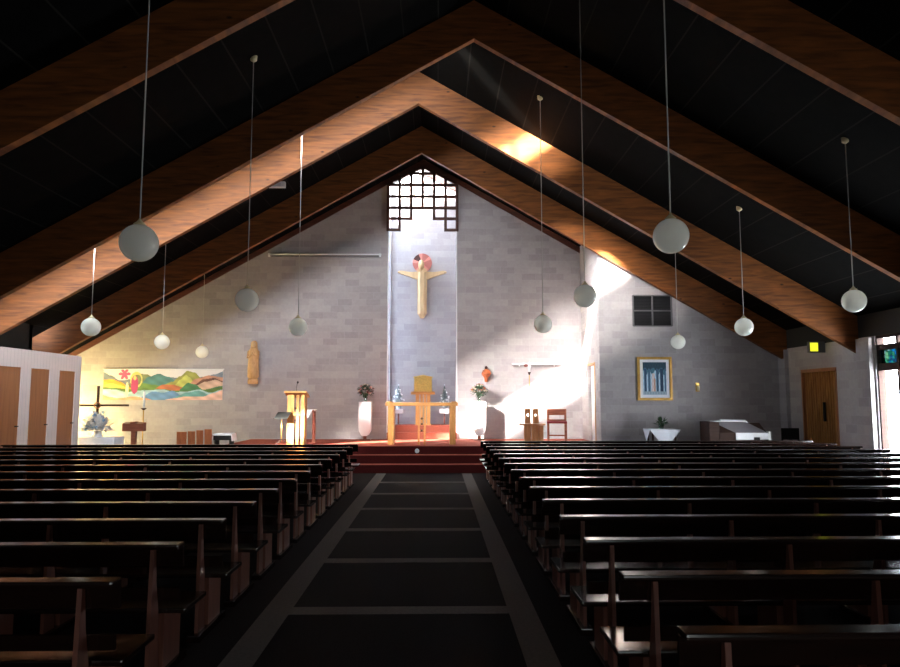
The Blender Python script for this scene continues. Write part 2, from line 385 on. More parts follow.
# left: the closet partition with flush doors, outer walls
PXW = -8.68; PT = 2.76
drs = [(12.6, 13.3), (14.05, 14.79), (15.15, 15.87), (16.28, 16.98)]; DTL = 2.38
bm = B(); ys = [YB]
for a, b in drs: ys += [a, b]
ys.append(YP)
for i in range(0, len(ys), 2): box(bm, PXW-.12, PXW, ys[i], ys[i+1], 0, DTL)
box(bm, PXW-.12, PXW, YB, YP, DTL, PT)
box(bm, XLW, PXW-.12, YB, YP, PT-.1, PT); box(bm, XLW, PXW-.12, YP-.12, YP, 0, PT-.1)
struct('wall_left', bm, M['panel'])
for i, (a, b) in enumerate(drs):
    bm = B(); box(bm, PXW-.06, PXW-.015, a, b, .01, DTL); d = struct('door_%d' % (i+3), bm, M['doorwood'])
    bm = B(); tube(bm, [(PXW-.015, b-.09, 1.16), (PXW+.05, b-.09, 1.16), (PXW+.05, b-.2, 1.16)], .012); obj('door_handle', bm, M['black'], d)
bm = B(); box(bm, XLW-.2, XLW, YB, YP, 0, 2.86); box(bm, XLW-.2, XLW, YJ, YP, 2.86, Bz(XLW)); box(bm, XLO, XLW, YP-.15, YP, 0, Bz(XLO)); box(bm, XLW-.2, XLW, YP-.15, YP, 0, Bz(XLW))
struct('wall_left_outer', bm, M['darkboard'])
bm = B()
LY0, LY1 = 18.2, 20.45
box(bm, XLO-.2, XLO, YP-.15, LY0, 0, Bz(XLO)); box(bm, XLO-.2, XLO, LY1, YW+.2, 0, Bz(XLO)); box(bm, XLO-.2, XLO, LY0, LY1, 0, .2); box(bm, XLO-.2, XLO, LY0, LY1, 2.55, Bz(XLO))
struct('wall_left_chapel', bm, M['block_y'])
bm = B(); box(bm, XLO-.1, XLO-.09, LY0, LY1, .2, 2.55); w5 = struct('window_5', bm, M['amber'])
bm = B()
for k in range(4): yy = LY0+(LY1-LY0)*k/3; box(bm, XLO-.13, XLO-.05, yy-.03, yy+.03, .2, 2.55)
obj('window_frame', bm, M['trim'], w5)
# wall behind the viewer; its unseen glazing is added to light the hall
bm = B(); box(bm, XLW-.2, -3, YB-.2, YB, 0, 2.4); box(bm, 3, XRW+.2, YB-.2, YB, 0, 2.4)
prism(bm, [(XLW-.2, 2.4), (XRW+.2, 2.4), (XRW+.2, A(XRW+.2)), (XA, ZR), (XLW-.2, A(XLW-.2))], YB-.2, YB); struct('wall_entrance', bm, M['block_x'])
bm = B(); box(bm, -3, 3, YB-.1, YB-.09, 0, 2.4); w7 = struct('window_7', bm, glass('added_smoked_glass', (.25, .25, .24, 1)))
bm = B()
for k in range(5): box(bm, -3+1.5*k-.04, -3+1.5*k+.04, YB-.15, YB-.04, 0, 2.4)
obj('window_frame', bm, M['organ'], w7)
# raking timber trim on the back wall
bm = B()
prism(bm, [(XLO, Bz(XLO)-.19), (RX0-.02, Bz(RX0)-.19), (RX0-.02, Bz(RX0)-.02), (XLO, Bz(XLO)-.02)], YW-.05, YW-.001)
prism(bm, [(RX1+.02, Bz(RX1)-.19), (XS, Bz(XS)-.19), (XS, Bz(XS)-.02), (RX1+.02, Bz(RX1)-.02)], YW-.05, YW-.001)
prism(bm, [(RX0-.02, 8.16), (RC, 8.70), (XB, ZR-.02), (RX0-.02, Bz(RX0)-.02)], YW-.05, YW-.001)
prism(bm, [(RC, 8.70), (RX1+.02, 8.16), (RX1+.02, Bz(RX1)-.02), (XB, ZR-.02)], YW-.05, YW-.001)
struct('trim_6', bm, M['trim'])

# ------------------------------------------------------------------ roof frames
def frame(y, f, xa, xl, xr, label):
    t = thing('roof_frame', label, 'roof beam', (xa, y, 0), 0, 'laminated timber roof frames')
    for xe in (xl, xr):
        d0, d1 = .73, .80
        z = lambda x: f(x)-.004
        s = 1 if xe > xa else -1
        x1 = xe - s*.0
        bm = B(); prism(bm, [(0, z(xa)-d0), (x1-xa, z(x1)-d1), (x1-xa, z(x1)), (0, z(xa))], 0, .13)
        # plain laminated timber, one rafter to each side
        o = obj('rafter', bm, M['beam'], t)
    return t
frame(4.7, A, XA, XLW, XRW, 'laminated timber roof frame nearest the viewer, overhead')
frame(YF0, A, XA, XLW, XRW, 'dark laminated roof frame crossing the upper corners of the view')
frame(YF1, A, XA, XLW, XRW, 'dark laminated roof frame with its peak highest in the view')
frame(YF2, Bz, XB, XLW, XRW, 'sunlit orange laminated roof frame with a bright patch right of its peak')
frame(YF3, Bz, XB, XLO+.05, XRW, 'brown laminated roof frame nearest the lattice and back wall')

# ------------------------------------------------------------------ lattice screen
t = thing('lattice_screen', 'brown timber lattice screen with stepped lower edge in the recess peak', 'screen', (RC, YW-.07, 6.8))
xs = [RX0+(RX1-RX0)*k/6 for k in range(7)]
zr = [Z(v, YW) for v in (174.6, 186, 197.4, 208.6, 219.4, 230.6)]
topz = lambda x: 8.68 - (8.68-8.16)*abs(x-RC)/(RX1-RC)
botrow = [5, 5-1, 3, 3, 4, 5]
botrow = [5, 4, 3, 3, 4, 5]
for i, x in enumerate(xs):
    b = max(botrow[max(i-1, 0)], botrow[min(i, 5)])
    bx('upright_bar', M['lattice'], t, x-RC-.043, x-RC+.043, -.04, .04, zr[b]-6.8-.035, topz(x)-6.8+.02)
for r in range(6):
    cols = [c for c in range(6) if r <= botrow[c] and topz(min(abs(xs[c]-RC), abs(xs[c+1]-RC))+RC) > zr[r]+.02]
    if not cols: continue
    run = [cols[0], cols[0]]; runs = []
    for c in cols[1:]:
        if c == run[1]+1: run[1] = c
        else: runs.append(run); run = [c, c]
    runs.append(run)
    for a, b in runs:
        bx('cross_bar', M['lattice'], t, xs[a]-RC-.034, xs[b+1]-RC+.034, -.035, .035, zr[r]-6.8-.04, zr[r]-6.8+.04)
for s in (-1, 1):
    bm = B(); prism(bm, [(0, 8.72-6.8), (s*(RX1-RC), 8.20-6.8), (s*(RX1-RC), 8.12-6.8), (0, 8.64-6.8)], -.04, .04); obj('raking_bar', bm, M['lattice'], t)

# ------------------------------------------------------------------ pews
PH = .84
def make_pew(L, s, nposts):
    """origin at the aisle end on the floor; s = direction the pew runs"""
    r = thing('pew', 'x', 'pew')
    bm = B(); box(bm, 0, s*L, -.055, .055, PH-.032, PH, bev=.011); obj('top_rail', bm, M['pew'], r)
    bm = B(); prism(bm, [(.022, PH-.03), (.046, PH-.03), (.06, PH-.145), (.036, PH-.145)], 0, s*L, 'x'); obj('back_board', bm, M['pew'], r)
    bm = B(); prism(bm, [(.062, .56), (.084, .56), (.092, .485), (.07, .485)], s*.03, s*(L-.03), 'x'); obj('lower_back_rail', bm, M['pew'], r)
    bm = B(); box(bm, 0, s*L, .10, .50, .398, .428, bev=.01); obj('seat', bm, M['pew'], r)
    for k in range(nposts):
        x = s*(.17+(L-.34)*k/(nposts-1))
        if k == 0:
            bm = B(); prism(bm, [(-.012, PH-.032), (.015, PH-.032), (.04, .60), (.085, .42), (.11, .05), (-.035, .05), (-.03, .42)], x-.012, x+.012, 'x'); po = obj('support_post', bm, M['pewpost_lit'], r)
            bm = B(); box(bm, x-.022, x+.022, .16, .44, .05, .398); ss = obj('seat_support', bm, M['pewpost_lit'], r)
            bm = B(); box(bm, x-.045, x+.045, -.09, .52, 0, .05, bev=.008); ft = obj('foot', bm, M['pew'], r)
            x0 = x
        else:
            for q in (po, ss, ft):
                c = q.copy(); COL.objects.link(c); c.parent = r; c.location = (x-x0, 0, 0)
    return r
ordw = ['first', 'second', 'third', 'fourth', 'fifth', 'sixth', 'seventh', 'eighth', 'ninth', 'tenth', 'eleventh', 'twelfth', 'thirteenth', 'fourteenth', 'fifteenth']
def pews(x, s, L, y0, pitch, n, side):
    p0 = None
    for k in range(n):
        p = make_pew(L, s, 7) if p0 is None else copy_tree(p0)
        p0 = p0 or p
        p.location = (x, y0+pitch*k, 0)
        i = n-1-k
        p['label'] = 'long dark wooden pew %s of the aisle, %s row %s' % (side, ordw[min(i, k)], 'from the altar steps' if i <= k else 'from the viewer')
        p['group'] = 'pews %s of the aisle' % side
pews(-1.54, -1, 6.86, 3.50, .86, 13, 'left')
pews(.92, 1, 7.05, 2.71, .87, 15, 'right')

# ------------------------------------------------------------------ pendant globes
def pend(px, py, Y, label, f):
    c = at(px, py, Y); R = .172
    t = thing('pendant_lamp', label, 'lamp', (c.x, c.y, c.z), 0, 'white globe pendant lamps')
    bm = B(); ball(bm, (0, 0, 0), R, 32); obj('globe', bm, M['globe'], t, True)
    bm = B(); lathe(bm, [(.05, R-.02), (.055, R+.005), (.03, R+.025), (.014, R+.045), (.008, R+.06)], seg=16); obj('neck', bm, M['cream'], t, True)
    top = f(c.x)-c.z
    bm = B(); tube(bm, [(0, 0, R+.05), (0, 0, top-.02)], .007, 6); obj('cord', bm, M['cord'], t, True)
    bm = B(); lathe(bm, [(.012, top-.07), (.05, top-.04), (.055, top-.001+SL*.055)], seg=16); obj('ceiling_rose', bm, M['cream'], t, True)
pend(139, 243, 6.4, 'large white globe pendant at upper left, in front of the orange beam', A)
pend(247, 300, 10.4, 'white globe pendant left of centre, right of the biggest left globe', A)
pend(91, 327, 13.1, 'small white globe pendant over the cream closet partition at far left', Bz)
pend(162, 342, 16.5, 'small white globe pendant above the left half of the landscape banner', Bz)
pend(298, 327, 13.1, 'small white globe pendant above the lectern', Bz)
pend(202, 352, 19.4, 'smallest white globe pendant above the right half of the landscape banner', Bz)
pend(671, 236, 6.7, 'large white globe pendant right of centre, biggest on the right', A)
pend(585, 296, 10.4, 'white globe pendant before the wall corner right of the altar', A)
pend(543, 324, 13.1, 'small white globe pendant above the presider chair', Bz)
pend(854, 301, 10.4, 'white globe pendant at far right near the window bay', A)
pend(744, 327, 13.1, 'small white globe pendant against the lower right end of a beam', Bz)
pend(678, 342, 16.5, 'small grey-white globe pendant above the framed painting', Bz)

# ------------------------------------------------------------------ wall and ceiling fixtures
t = thing('emergency_light', 'small white emergency light fixed to the dark ceiling', 'light', at(277, 186, 16.3))
bx('housing', M['white'], t, -.2, .2, -.06, .06, -.04, .10, bev=.02)
bx('lamp_lens', M['silver'], t, -.1, .1, -.07, -.055, -.02, .06, bev=.004)
a = at(268, 255, YW-.1); b = at(381, 255, YW-.1)
t = thing('strip_light', 'long thin unlit tube light on the left of the back wall', 'light', ((a.x+b.x)/2, YW, a.z)); h = (b.x-a.x)/2
bx('housing', M['greyframe'], t, -h, h, -.07, -.003, -.04, .02)
bm = B(); tube(bm, [(-h+.05, -.09, .03), (h-.05, -.09, .03)], .022, 10); obj('tube', bm, M['white'], t, True)
for s in (-1, 1): bx('end_cap', M['white'], t, s*(h-.06), s*h, -.115, -.003, -.04, .055)
a = at(512, 364, YW-.1); b = at(562, 364, YW-.1)
t = thing('wall_batten', 'thin white batten on the bright wall behind the tall stand', 'shelf', ((a.x+b.x)/2, YW, a.z)); h = (b.x-a.x)/2
bx('batten_board', M['white'], t, -h, h, -.12, -.003, -.02, .03)  # thin white strip across the wall, built as a batten
for s in (-.7, .7): bx('bracket', M['white'], t, s*h-.01, s*h+.01, -.1, -.003, -.07, -.02)
# vent grille
a = at(633.5, 326, YR-.03); b = at(671, 295.5, YR-.03)
t = thing('vent_grille', 'dark four-panel louvred vent high on the right wall', 'vent', ((a.x+b.x)/2, YR, a.z)); w = (b.x-a.x)/2; hh = b.z-a.z
bm = B()
for s in (-1, 1): box(bm, s*w-.02, s*w+.02, -.05, -.003, 0, hh)
box(bm, -.02, .02, -.05, -.003, 0, hh)
for z in (0, hh/2, hh): box(bm, -w, w, -.05, -.003, z-.015, z+.015)
obj('grille_frame', bm, M['greyframe'], t)
for i in (-1, 0):
    for j in (0, 1):
        bm = B()
        for k in range(9):
            z = j*hh/2+.03+k*(hh/2-.05)/9
            prism(bm, [(-.035, z), (-.03, z-.006), (-.008, z+.04), (-.013, z+.046)], i*w+.02, (i+1)*w-.02, 'x')
        box(bm, i*w+.02, (i+1)*w-.02, -.006, -.003, j*hh/2+.01, (j+1)*hh/2-.01)
        obj('louvre_panel', bm, M['louvre'], t)
# wall sconce
c = at(698, 387, YR-.05)
t = thing('wall_sconce', 'tiny brass sconce on the wall right of the framed painting', 'sconce', (c.x, YR, c.z))
bx('back_plate', M['brass'], t, -.05, .05, -.02, -.003, -.12, .12, bev=.005)
bm = B(); lathe(bm, [(.02, -.1), (.035, -.08), (.04, .0), (.03, .03)], (0, -.07, 0), 12); obj('shade', bm, M['cream'], t, True)
# sign over the folding door
c = at(816, 347, 16.7)
t = thing('exit_sign', 'small glowing yellow sign box above the folding door', 'sign', (8.86, 16.2, Z(347, 16.2, 816)))
bx('sign_case', M['greyframe'], t, -.14, .236, .0, .1, -.13, .13, bev=.01)
bx('lit_face', M['sign'], t, -.12, .06, -.012, .0, -.1, .1)

# ------------------------------------------------------------------ painted banner and framed painting
def lerp(pts, u):
    if u <= pts[0][0]: return pts[0][1] if u == pts[0][0] or pts[0][0] == 0 else -1
    for (a, ha), (b, hb) in zip(pts, pts[1:]):
        if a <= u <= b:
            q = (u-a)/(b-a); q = q*q*(3-2*q); return ha+(hb-ha)*q
    return pts[-1][1] if pts[-1][0] >= 1 else -1
LAY = [((112, 128, 146), [(0, .9), (.06, .8), (.14, .64), (.3, .72), (.45, .8), (.55, .74), (.7, .7), (.85, .76), (.93, .84), (1, .93)]),
       ((120, 132, 84), [(.2, .5), (.28, .86), (.36, .84), (.44, .66), (.5, .5)]),
       ((64, 128, 132), [(.3, .5), (.38, .76), (.46, .86), (.54, .76), (.62, .6), (.66, .4)]),
       ((150, 152, 62), [(.5, .5), (.58, .6), (.64, .78), (.7, .95), (.76, .9), (.82, .72), (.9, .5)]),
       ((190, 196, 80), [(.6, .5), (.64, .66), (.69, .82), (.72, .74), (.77, .5)]),
       ((192, 128, 104), [(.7, .5), (.78, .7), (.88, .8), (1, .74)]),
       ((104, 60, 50), [(.76, .5), (.84, .68), (.92, .72), (1, .62)]),
       ((205, 165, 140), [(.76, .45), (.86, .6), (.94, .66), (1, .58)]),
       ((242, 160, 34), [(0, .66), (.07, .68), (.14, .6), (.2, .48), (.26, .3)]),
       ((250, 196, 70), [(0, .5), (.07, .55), (.15, .46), (.24, .36)]),
       ((96, 140, 56), [(.24, .36), (.32, .56), (.42, .5), (.52, .42), (.6, .36)]),
       ((196, 98, 56), [(.42, .36), (.5, .5), (.58, .5), (.66, .42), (.72, .3)]),
       ((60, 128, 78), [(.64, .36), (.71, .56), (.76, .52), (.84, .34), (1, .46)]),
       ((88, 130, 52), [(0, .42), (.1, .4), (.2, .36), (.35, .38), (.5, .36), (.6, .3), (.7, .3), (.85, .34), (1, .42)]),
       ((150, 190, 206), [(0, .36), (.1, .34), (.2, .26), (.35, .32), (.5, .34), (.6, .26), (.7, .28), (.8, .34), (.9, .24), (1, .34)]),
       ((84, 136, 196), [(.32, .1), (.42, .28), (.5, .24), (.58, .3), (.68, .1)]),
       ((90, 160, 160), [(.6, .1), (.7, .24), (.8, .3), (.9, .16), (1, .2)]),
       ((228, 176, 158), [(.5, .0), (.6, .06), (.7, .12), (.84, .12), (.92, .22), (1, .32)]),
       ((222, 150, 110), [(0, .16), (.06, .1), (.14, .06), (.26, .12), (.36, .06), (.42, .0)])]
def banner(u, v):
    c = (222, 218, 220)
    for col, pts in LAY:
        h = lerp(pts, u)
        if h > v:
            k = 1 + .05*math.sin(v*25+u*60)+.05*math.sin(u*33-v*20)
            g = (col[0]+col[1]+col[2])/3; c = tuple(min(255, (q*.78+g*.22)*k) for q in col)
    asp = 3.9
    def el(cx, cy, rx, ry): return ((u-cx)*asp/rx)**2+((v-cy)/ry)**2
    if el(.275, .66, .2, .26) < 1 and el(.285, .66, .12, .17) > 1: c = (206, 200, 120)
    if el(.262, .5, .12, .3) < 1: c = (172, 60, 110)
    if el(.262, .72, .05, .07) < 1: c = (226, 186, 120)
    if el(.2, .34, .05, .24) < 1: c = (232, 216, 186)
    r = math.hypot((u-.175)*asp, v-.85); a = math.atan2(v-.85, (u-.175)*asp)
    if r < .2*(.35+.65*abs(math.cos(3*a))): c = (206, 90, 130)
    return c
def pic(u, v):
    c = (176, 206, 226)
    if v > .78+.05*math.sin(u*18): c = (38, 66, 82)
    elif v > .68+.07*math.sin(u*25+1): c = (70, 110, 130)
    for x, w, col in ((.1, .05, (46, 78, 108)), (.27, .05, (70, 104, 130)), (.62, .05, (60, 92, 120)), (.8, .07, (38, 64, 92)), (.95, .04, (70, 100, 130))):
        if abs(u-x) < w and v < .8: c = col
    if abs(u-.44) < .09*(1-v*.6) and v < .66: c = (216, 200, 196)
    if abs(u-.5) < .03 and .1 < v < .5: c = (196, 150, 130)
    if v < .1: c = (150, 170, 186)
    k = 1+.08*math.sin(u*55)*math.sin(v*33)
    return tuple(min(255, q*k) for q in c)
def canvas(name, x0, x1, z0, z1, y, th, fn, parent, nx, nz):
    bm = B(); lay = bm.loops.layers.float_color.new('Col')
    vs = [[bm.verts.new((x0+(x1-x0)*i/nx, y, z0+(z1-z0)*j/nz)) for i in range(nx+1)] for j in range(nz+1)]
    for j in range(nz):
        for i in range(nx):
            f = bm.faces.new((vs[j][i], vs[j][i+1], vs[j+1][i+1], vs[j+1][i]))
            cc = S(*fn((i+.5)/nx, (j+.5)/nz))
            for lp in f.loops: lp[lay] = cc
    vb = [bm.verts.new(p) for p in ((x0, y+th, z0), (x1, y+th, z0), (x1, y+th, z1), (x0, y+th, z1))]
    edge = [bm.faces.new(vb[::-1]), bm.faces.new((vb[0], vb[1], vs[0][nx], vs[0][0])) if False else None]
    g = S(*fn(.5, .95))
    for f in (edge[0],):
        for lp in f.loops: lp[lay] = g
    def side(row, p, q):
        f = bm.faces.new(row + [q, p])
        for lp in f.loops: lp[lay] = g
    side(list(vs[0]), vb[0], vb[1]); side(list(vs[nz])[::-1], vb[2], vb[3])
    side([vs[j][nx] for j in range(nz+1)], vb[1], vb[2]); side([vs[j][0] for j in range(nz, -1, -1)], vb[3], vb[0])
    return obj(name, bm, M['paint'], parent)
a = at(103, 400, YW); b = at(223.5, 369.5, YW)
cx = (a.x+b.x)/2
t = thing('landscape_banner', 'long colourful painted banner of rolling hills with two figures on the left wall', 'banner', (cx, YW, a.z))
canvas('painted_cloth', a.x-cx, b.x-cx, 0, b.z-a.z, -.03, .025, banner, t, 240, 62)
bm = B(); tube(bm, [(a.x-cx-.03, -.03, b.z-a.z+.01), (b.x-cx+.03, -.03, b.z-a.z+.01)], .012); obj('hanging_rod', bm, M['white'], t)
a = at(637.5, 400.5, YR); b = at(671, 357, YR); cx = (a.x+b.x)/2; w = (b.x-a.x)/2; h = b.z-a.z
t = thing('framed_painting', 'gold-framed painting of blue pillars hung on the right wall', 'painting', (cx, YR, a.z))
bm = B()
for x0, x1, z0, z1 in ((-w, w, 0, .07), (-w, w, h-.07, h), (-w, -w+.07, .07, h-.07), (w-.07, w, .07, h-.07)): box(bm, x0, x1, -.06, -.003, z0, z1, bev=.008)
obj('picture_frame', bm, M['goldframe'], t)
bm = B()
bx('mount', M['cloth'], t, -w+.06, w-.06, -.03, -.01, .06, h-.06)
canvas('painted_panel', -w+.15, w-.15, .15, h-.14, -.034, .003, pic, t, 60, 90)

# ------------------------------------------------------------------ carved figures
c = at(254, 384, YW); top = Z(341.5, YW)
t = thing('madonna_statue', 'carved wooden veiled statue on the wall left of the lectern', 'statue', (c.x, YW-.125, c.z)); H = top-c.z
bx('corbel', M['statue'], t, -.06, .06, .05, .122, .0, .1)
bm = B(); lathe(bm, [(.13, 0), (.15, .02), (.15, .12), (.12, .15)], seg=20, sy=.8); obj('plinth', bm, M['statue'], t, True)
bm = B(); lathe(bm, [(.11, .14), (.16, .2), (.165, .45), (.15, .7), (.16, .86), (.155, .95), (.10, 1.03), (.07, 1.07)], seg=28, sy=.75)
for k in range(7):
    aa = -PI/2+(k-3)*.32; tube(bm, [(.15*math.cos(aa), .112*math.sin(aa), .18), (.145*math.cos(aa), .11*math.sin(aa), .62)], .014, 6)
obj('robe', bm, M['statue'], t, True)
bm = B(); ball(bm, (0, -.02, H-.11), .072, 16, (.85, .9, 1.2)); ball(bm, (0, -.085, H-.12), .014, 8)
obj('head', bm, M['figure'], t, True)
bm = B(); lathe(bm, [(.15, .75), (.14, .95), (.1, 1.05), (.095, H-.1), (.085, H-.04), (.04, H), (.005, H+.005)], (0, .03, 0), 24, 1, .7); obj('veil', bm, M['statue'], t, True)
bm = B()
for s in (-1, 1):
    tube(bm, [(s*.14, -.02, .95), (s*.15, -.09, .76), (s*.02, -.16, .84)], .034, 8, .02)
ball(bm, (0, -.165, .87), .026, 8, (.8, .8, 1.8)); obj('praying_arm', bm, M['statue'], t, True)

# figure on the recess wall
YC = YRB
c = at(422, 318, YC-.15); trunk_top = Z(271, YC-.15)
t = thing('risen_figure', 'large pale carved figure with outstretched arms on the recess wall', 'sculpture', (c.x, YC, c.z)); H = trunk_top-c.z
bm = B()
w0, w1 = .14, .165
prism(bm, [(-w0*.35, 0), (w0*.35, 0), (w0, .14), (w1, H-.1), (w1, H+.02), (.08, H+.1), (-.08, H+.1), (-w1, H+.02), (-w1, H-.1), (-w0, .14)], -.20, -.05)
prism(bm, [(-.06, -.24), (.06, -.24), (w1*.9, -.19), (-w1*.9, -.19)], .12, H-.05, 'z')
obj('body', bm, M['figure'], t)
for s in (-1, 1):
    bm = B()
    tipx = .70; zt = H-.02
    prism(bm, [(s*.1, zt-.28), (s*.1, zt+.0), (s*.35, zt-.02), (s*tipx, zt+.03), (s*tipx, zt-.06), (s*.4, zt-.16)], -.17, -.06)
    ball(bm, (s*(tipx+.01), -.115, zt-.015), .055, 10, (1.3, .6, .8))
    obj('arm', bm, M['figure'], t)
bm = B(); ball(bm, (-.03, -.2, H+.19), .12, 16, (.8, .85, 1.35)); ball(bm, (-.03, -.31, H+.17), .02, 8, (.8, 1, 1.6)); tube(bm, [(-.02, -.14, H-.0), (-.03, -.18, H+.12)], .06, 10); obj('head', bm, M['figure'], t, True)
dc = at(422, 263, YC-.04); dz = dc.z-c.z; R = .305
bm = B()
for k in range(16):
    a0 = 2*PI*k/16; a1 = 2*PI*(k+1)/16
    q = [(0.0, dz)] + [(R*math.cos(a0+(a1-a0)*j/4), dz+R*math.sin(a0+(a1-a0)*j/4)) for j in range(5)]
    n0 = len(bm.faces); prism(bm, q, -.045, -.003); bm.faces.ensure_lookup_table()
    mi = 1 if k in (5, 6) else (2 if k % 3 == 1 else 0)
    for f in bm.faces[n0:]: f.material_index = mi
o = obj('halo_disc', bm, None, t, mats=[M['copper'], M['copper_dark'], M['copper_pale']]); o['label'] = 'red and rose enamelled disc behind the head'
bx('wall_fixing', M['figure'], t, -.05, .05, -.06, -.003, .3, H-.3)
# small robed figure
c = at(486, 382, YW); t = thing('wall_figurine', 'small orange-robed figurine on the wall above the right pedestal flowers', 'figurine', (c.x, YW-.1, c.z))
M['orange'] = plain('orange_glaze', S(168, 86, 46), .5, noise=.3)
bm = B(); lathe(bm, [(.04, 0), (.05, .02), (.055, .12), (.12, .2), (.105, .27), (.06, .36), (.03, .38)], seg=16, sy=.7); obj('robe', bm, M['orange'], t, True)
bm = B(); ball(bm, (0, 0, .41), .05, 12, (.9, .9, 1.15)); obj('head', bm, M['copper_dark'], t, True)
for s in (-1, 1):
    bm = B(); tube(bm, [(s*.07, 0, .33), (s*.12, -.04, .24), (s*.03, -.1, .22)], .03, 8, .02); obj('sleeve', bm, M['orange'], t, True)
bx('mounting_block', M['copper_dark'], t, -.02, .02, .05, .097, .1, .2)

# ------------------------------------------------------------------ altar
YA = 17.95
ax0, ax1 = X(385.3, YA), X(458.2, YA); axc = (ax0+ax1)/2; HW = (ax1-ax0)/2; AZ = Z(402.6, YA)-PZ
t = thing('altar_table', 'pale oak altar table with slender twin centre posts on the platform', 'altar', (axc, YA+.35, PZ))
bx('altar_top', M['oak_h'], t, -HW, HW, -.36, .36, AZ-.085, AZ, bev=.008)
for s in (-1, 1):
    bm = B(); xo = s*(HW-.14)
    box(bm, xo-.075, xo+.075, -.3, .3, 0, AZ-.085); box(bm, xo-.05, xo+.05, -.31, -.3, AZ-.2, AZ-.13); obj('leg', bm, M['oak'], t)
    bm = B(); box(bm, s*(HW-.17), s*(HW-.03), -.37, .37, AZ-.04, AZ+.03, bev=.006); obj('end_cleat', bm, M['oak_h'], t)
for s in (-1, 1):
    bx('centre_post', M['oak'], t, s*.075-.024, s*.075+.024, -.31, -.25, 0, AZ-.085)
for z in (.36, .52, .66):
    bm = B(); ball(bm, (0, -.29, z), .028, 10, (1.1, .6, 1)); obj('rosette', bm, M['organ'], t, True)
    bx('rosette_bar', M['oak'], t, -.06, .06, -.29, -.27, z-.008, z+.008)

# tabernacle stand and tabernacle
YT = 21.3
c = at(423, 424, YT)
t = thing('tabernacle_stand', 'oak pedestal stand of upright posts inside the recess', 'stand', (c.x, YT, .95)); SZ = Z(391.6, YT)-.95
bx('stand_top', M['oak_h'], t, -.36, .36, -.24, .24, SZ-.09, SZ, bev=.006)
for x, w in ((-.17, .05), (-.04, .035), (.06, .035), (.17, .045)):
    for yy in ((-.12, .12) if abs(x) > .1 else (-.15,)):
        bx('stand_post', M['oak'], t, x-w, x+w, yy-.04, yy+.04, 0, SZ-.09)
bx('stand_base', M['oak_h'], t, -.24, .24, -.2, .2, 0, .03)
t = thing('tabernacle', 'gold gabled tabernacle box on the oak stand in the recess', 'tabernacle', (c.x, YT, .951+SZ)); H = Z(378, YT)-.951-SZ; w = .265
bx('cabinet', M['gold'], t, -w, w, -.2, .2, 0, H)
bm = B(); prism(bm, [(-w-.03, H+.001), (w+.03, H+.001), (w+.03, H+.03), (0, H+.09), (-w-.03, H+.03)], -.23, .22); obj('lid', bm, M['gold'], t)
for s in (-1, 1):
    d = bx('door', M['gold'], t, s*.006, s*(w-.03), -.222, -.2, .03, H-.03, bev=.005)
    bm = B(); ball(bm, (s*.03, -.235, H*.5), .012, 8); obj('knob', bm, M['brass'], d, True)

# ------------------------------------------------------------------ little frosted trees on small cloth-topped stands
def frosted_tree(px, side):
    Yt = 21.15; x = X(px, Yt)
    zt = Z(409, Yt); tb = thing('side_table', 'small white-cloth stand on the %s inside the recess' % side, 'table', (x, Yt, .95), 0, 'cloth-topped stands in the recess')
    h = zt-.95
    bm = B(); box(bm, -.15, .15, -.15, .15, h-.13, h, bev=.012); obj('table_cloth', bm, M['cloth'], tb)
    bm = B(); tube(bm, [(0, 0, .03), (0, 0, h-.13)], .022, 8); obj('leg', bm, M['redwood'], tb, True)
    bm = B(); lathe(bm, [(.12, 0), (.12, .02), (.03, .035)], seg=16); obj('base', bm, M['redwood'], tb, True)
    t = thing('frosted_tree', 'small frosted tinsel tree with silver baubles on the %s of the recess' % side, 'tree', (x, Yt, zt), 0, 'frosted trees in the recess')
    H = Z(385.5, Yt)-zt
    bm = B(); lathe(bm, [(.05, 0), (.065, .08), (.02, .09)], seg=12); obj('pot', bm, M['silver'], t, True)
    bm = B(); rng = random.Random(px)
    n = 260
    for k in range(n):
        q = (k/n)**.9; z = .08+(H-.1)*q; r = .17*(1-q)**.8+.01; a = k*2.4
        d = Vector((math.cos(a), math.sin(a), -.15+.5*q)); leafq(bm, (0, 0, z), d, r*rng.uniform(.6, 1.45), .035)
    tube(bm, [(0, 0, .05), (0, 0, H)], .008, 5)
    obj('needles', bm, M['leaf_frost'], t)
    for k in range(30):
        q = rng.random()**1.3*.9; z = .1+(H-.12)*q; r = .17*(1-q)**.8*rng.uniform(.7, 1.25)+.005; a = rng.uniform(0, 2*PI)
        bm = B(); ball(bm, (r*math.cos(a), r*math.sin(a), z), rng.uniform(.02, .032), 8); obj('bauble', bm, M['white'] if k % 2 else M['silver'], t, True)
    bm = B(); ball(bm, (0, 0, H+.01), .022, 6, (1, .5, 1.4)); obj('finial', bm, M['silver'], t, True)
frosted_tree(398.5, 'left'); frosted_tree(444.5, 'right')

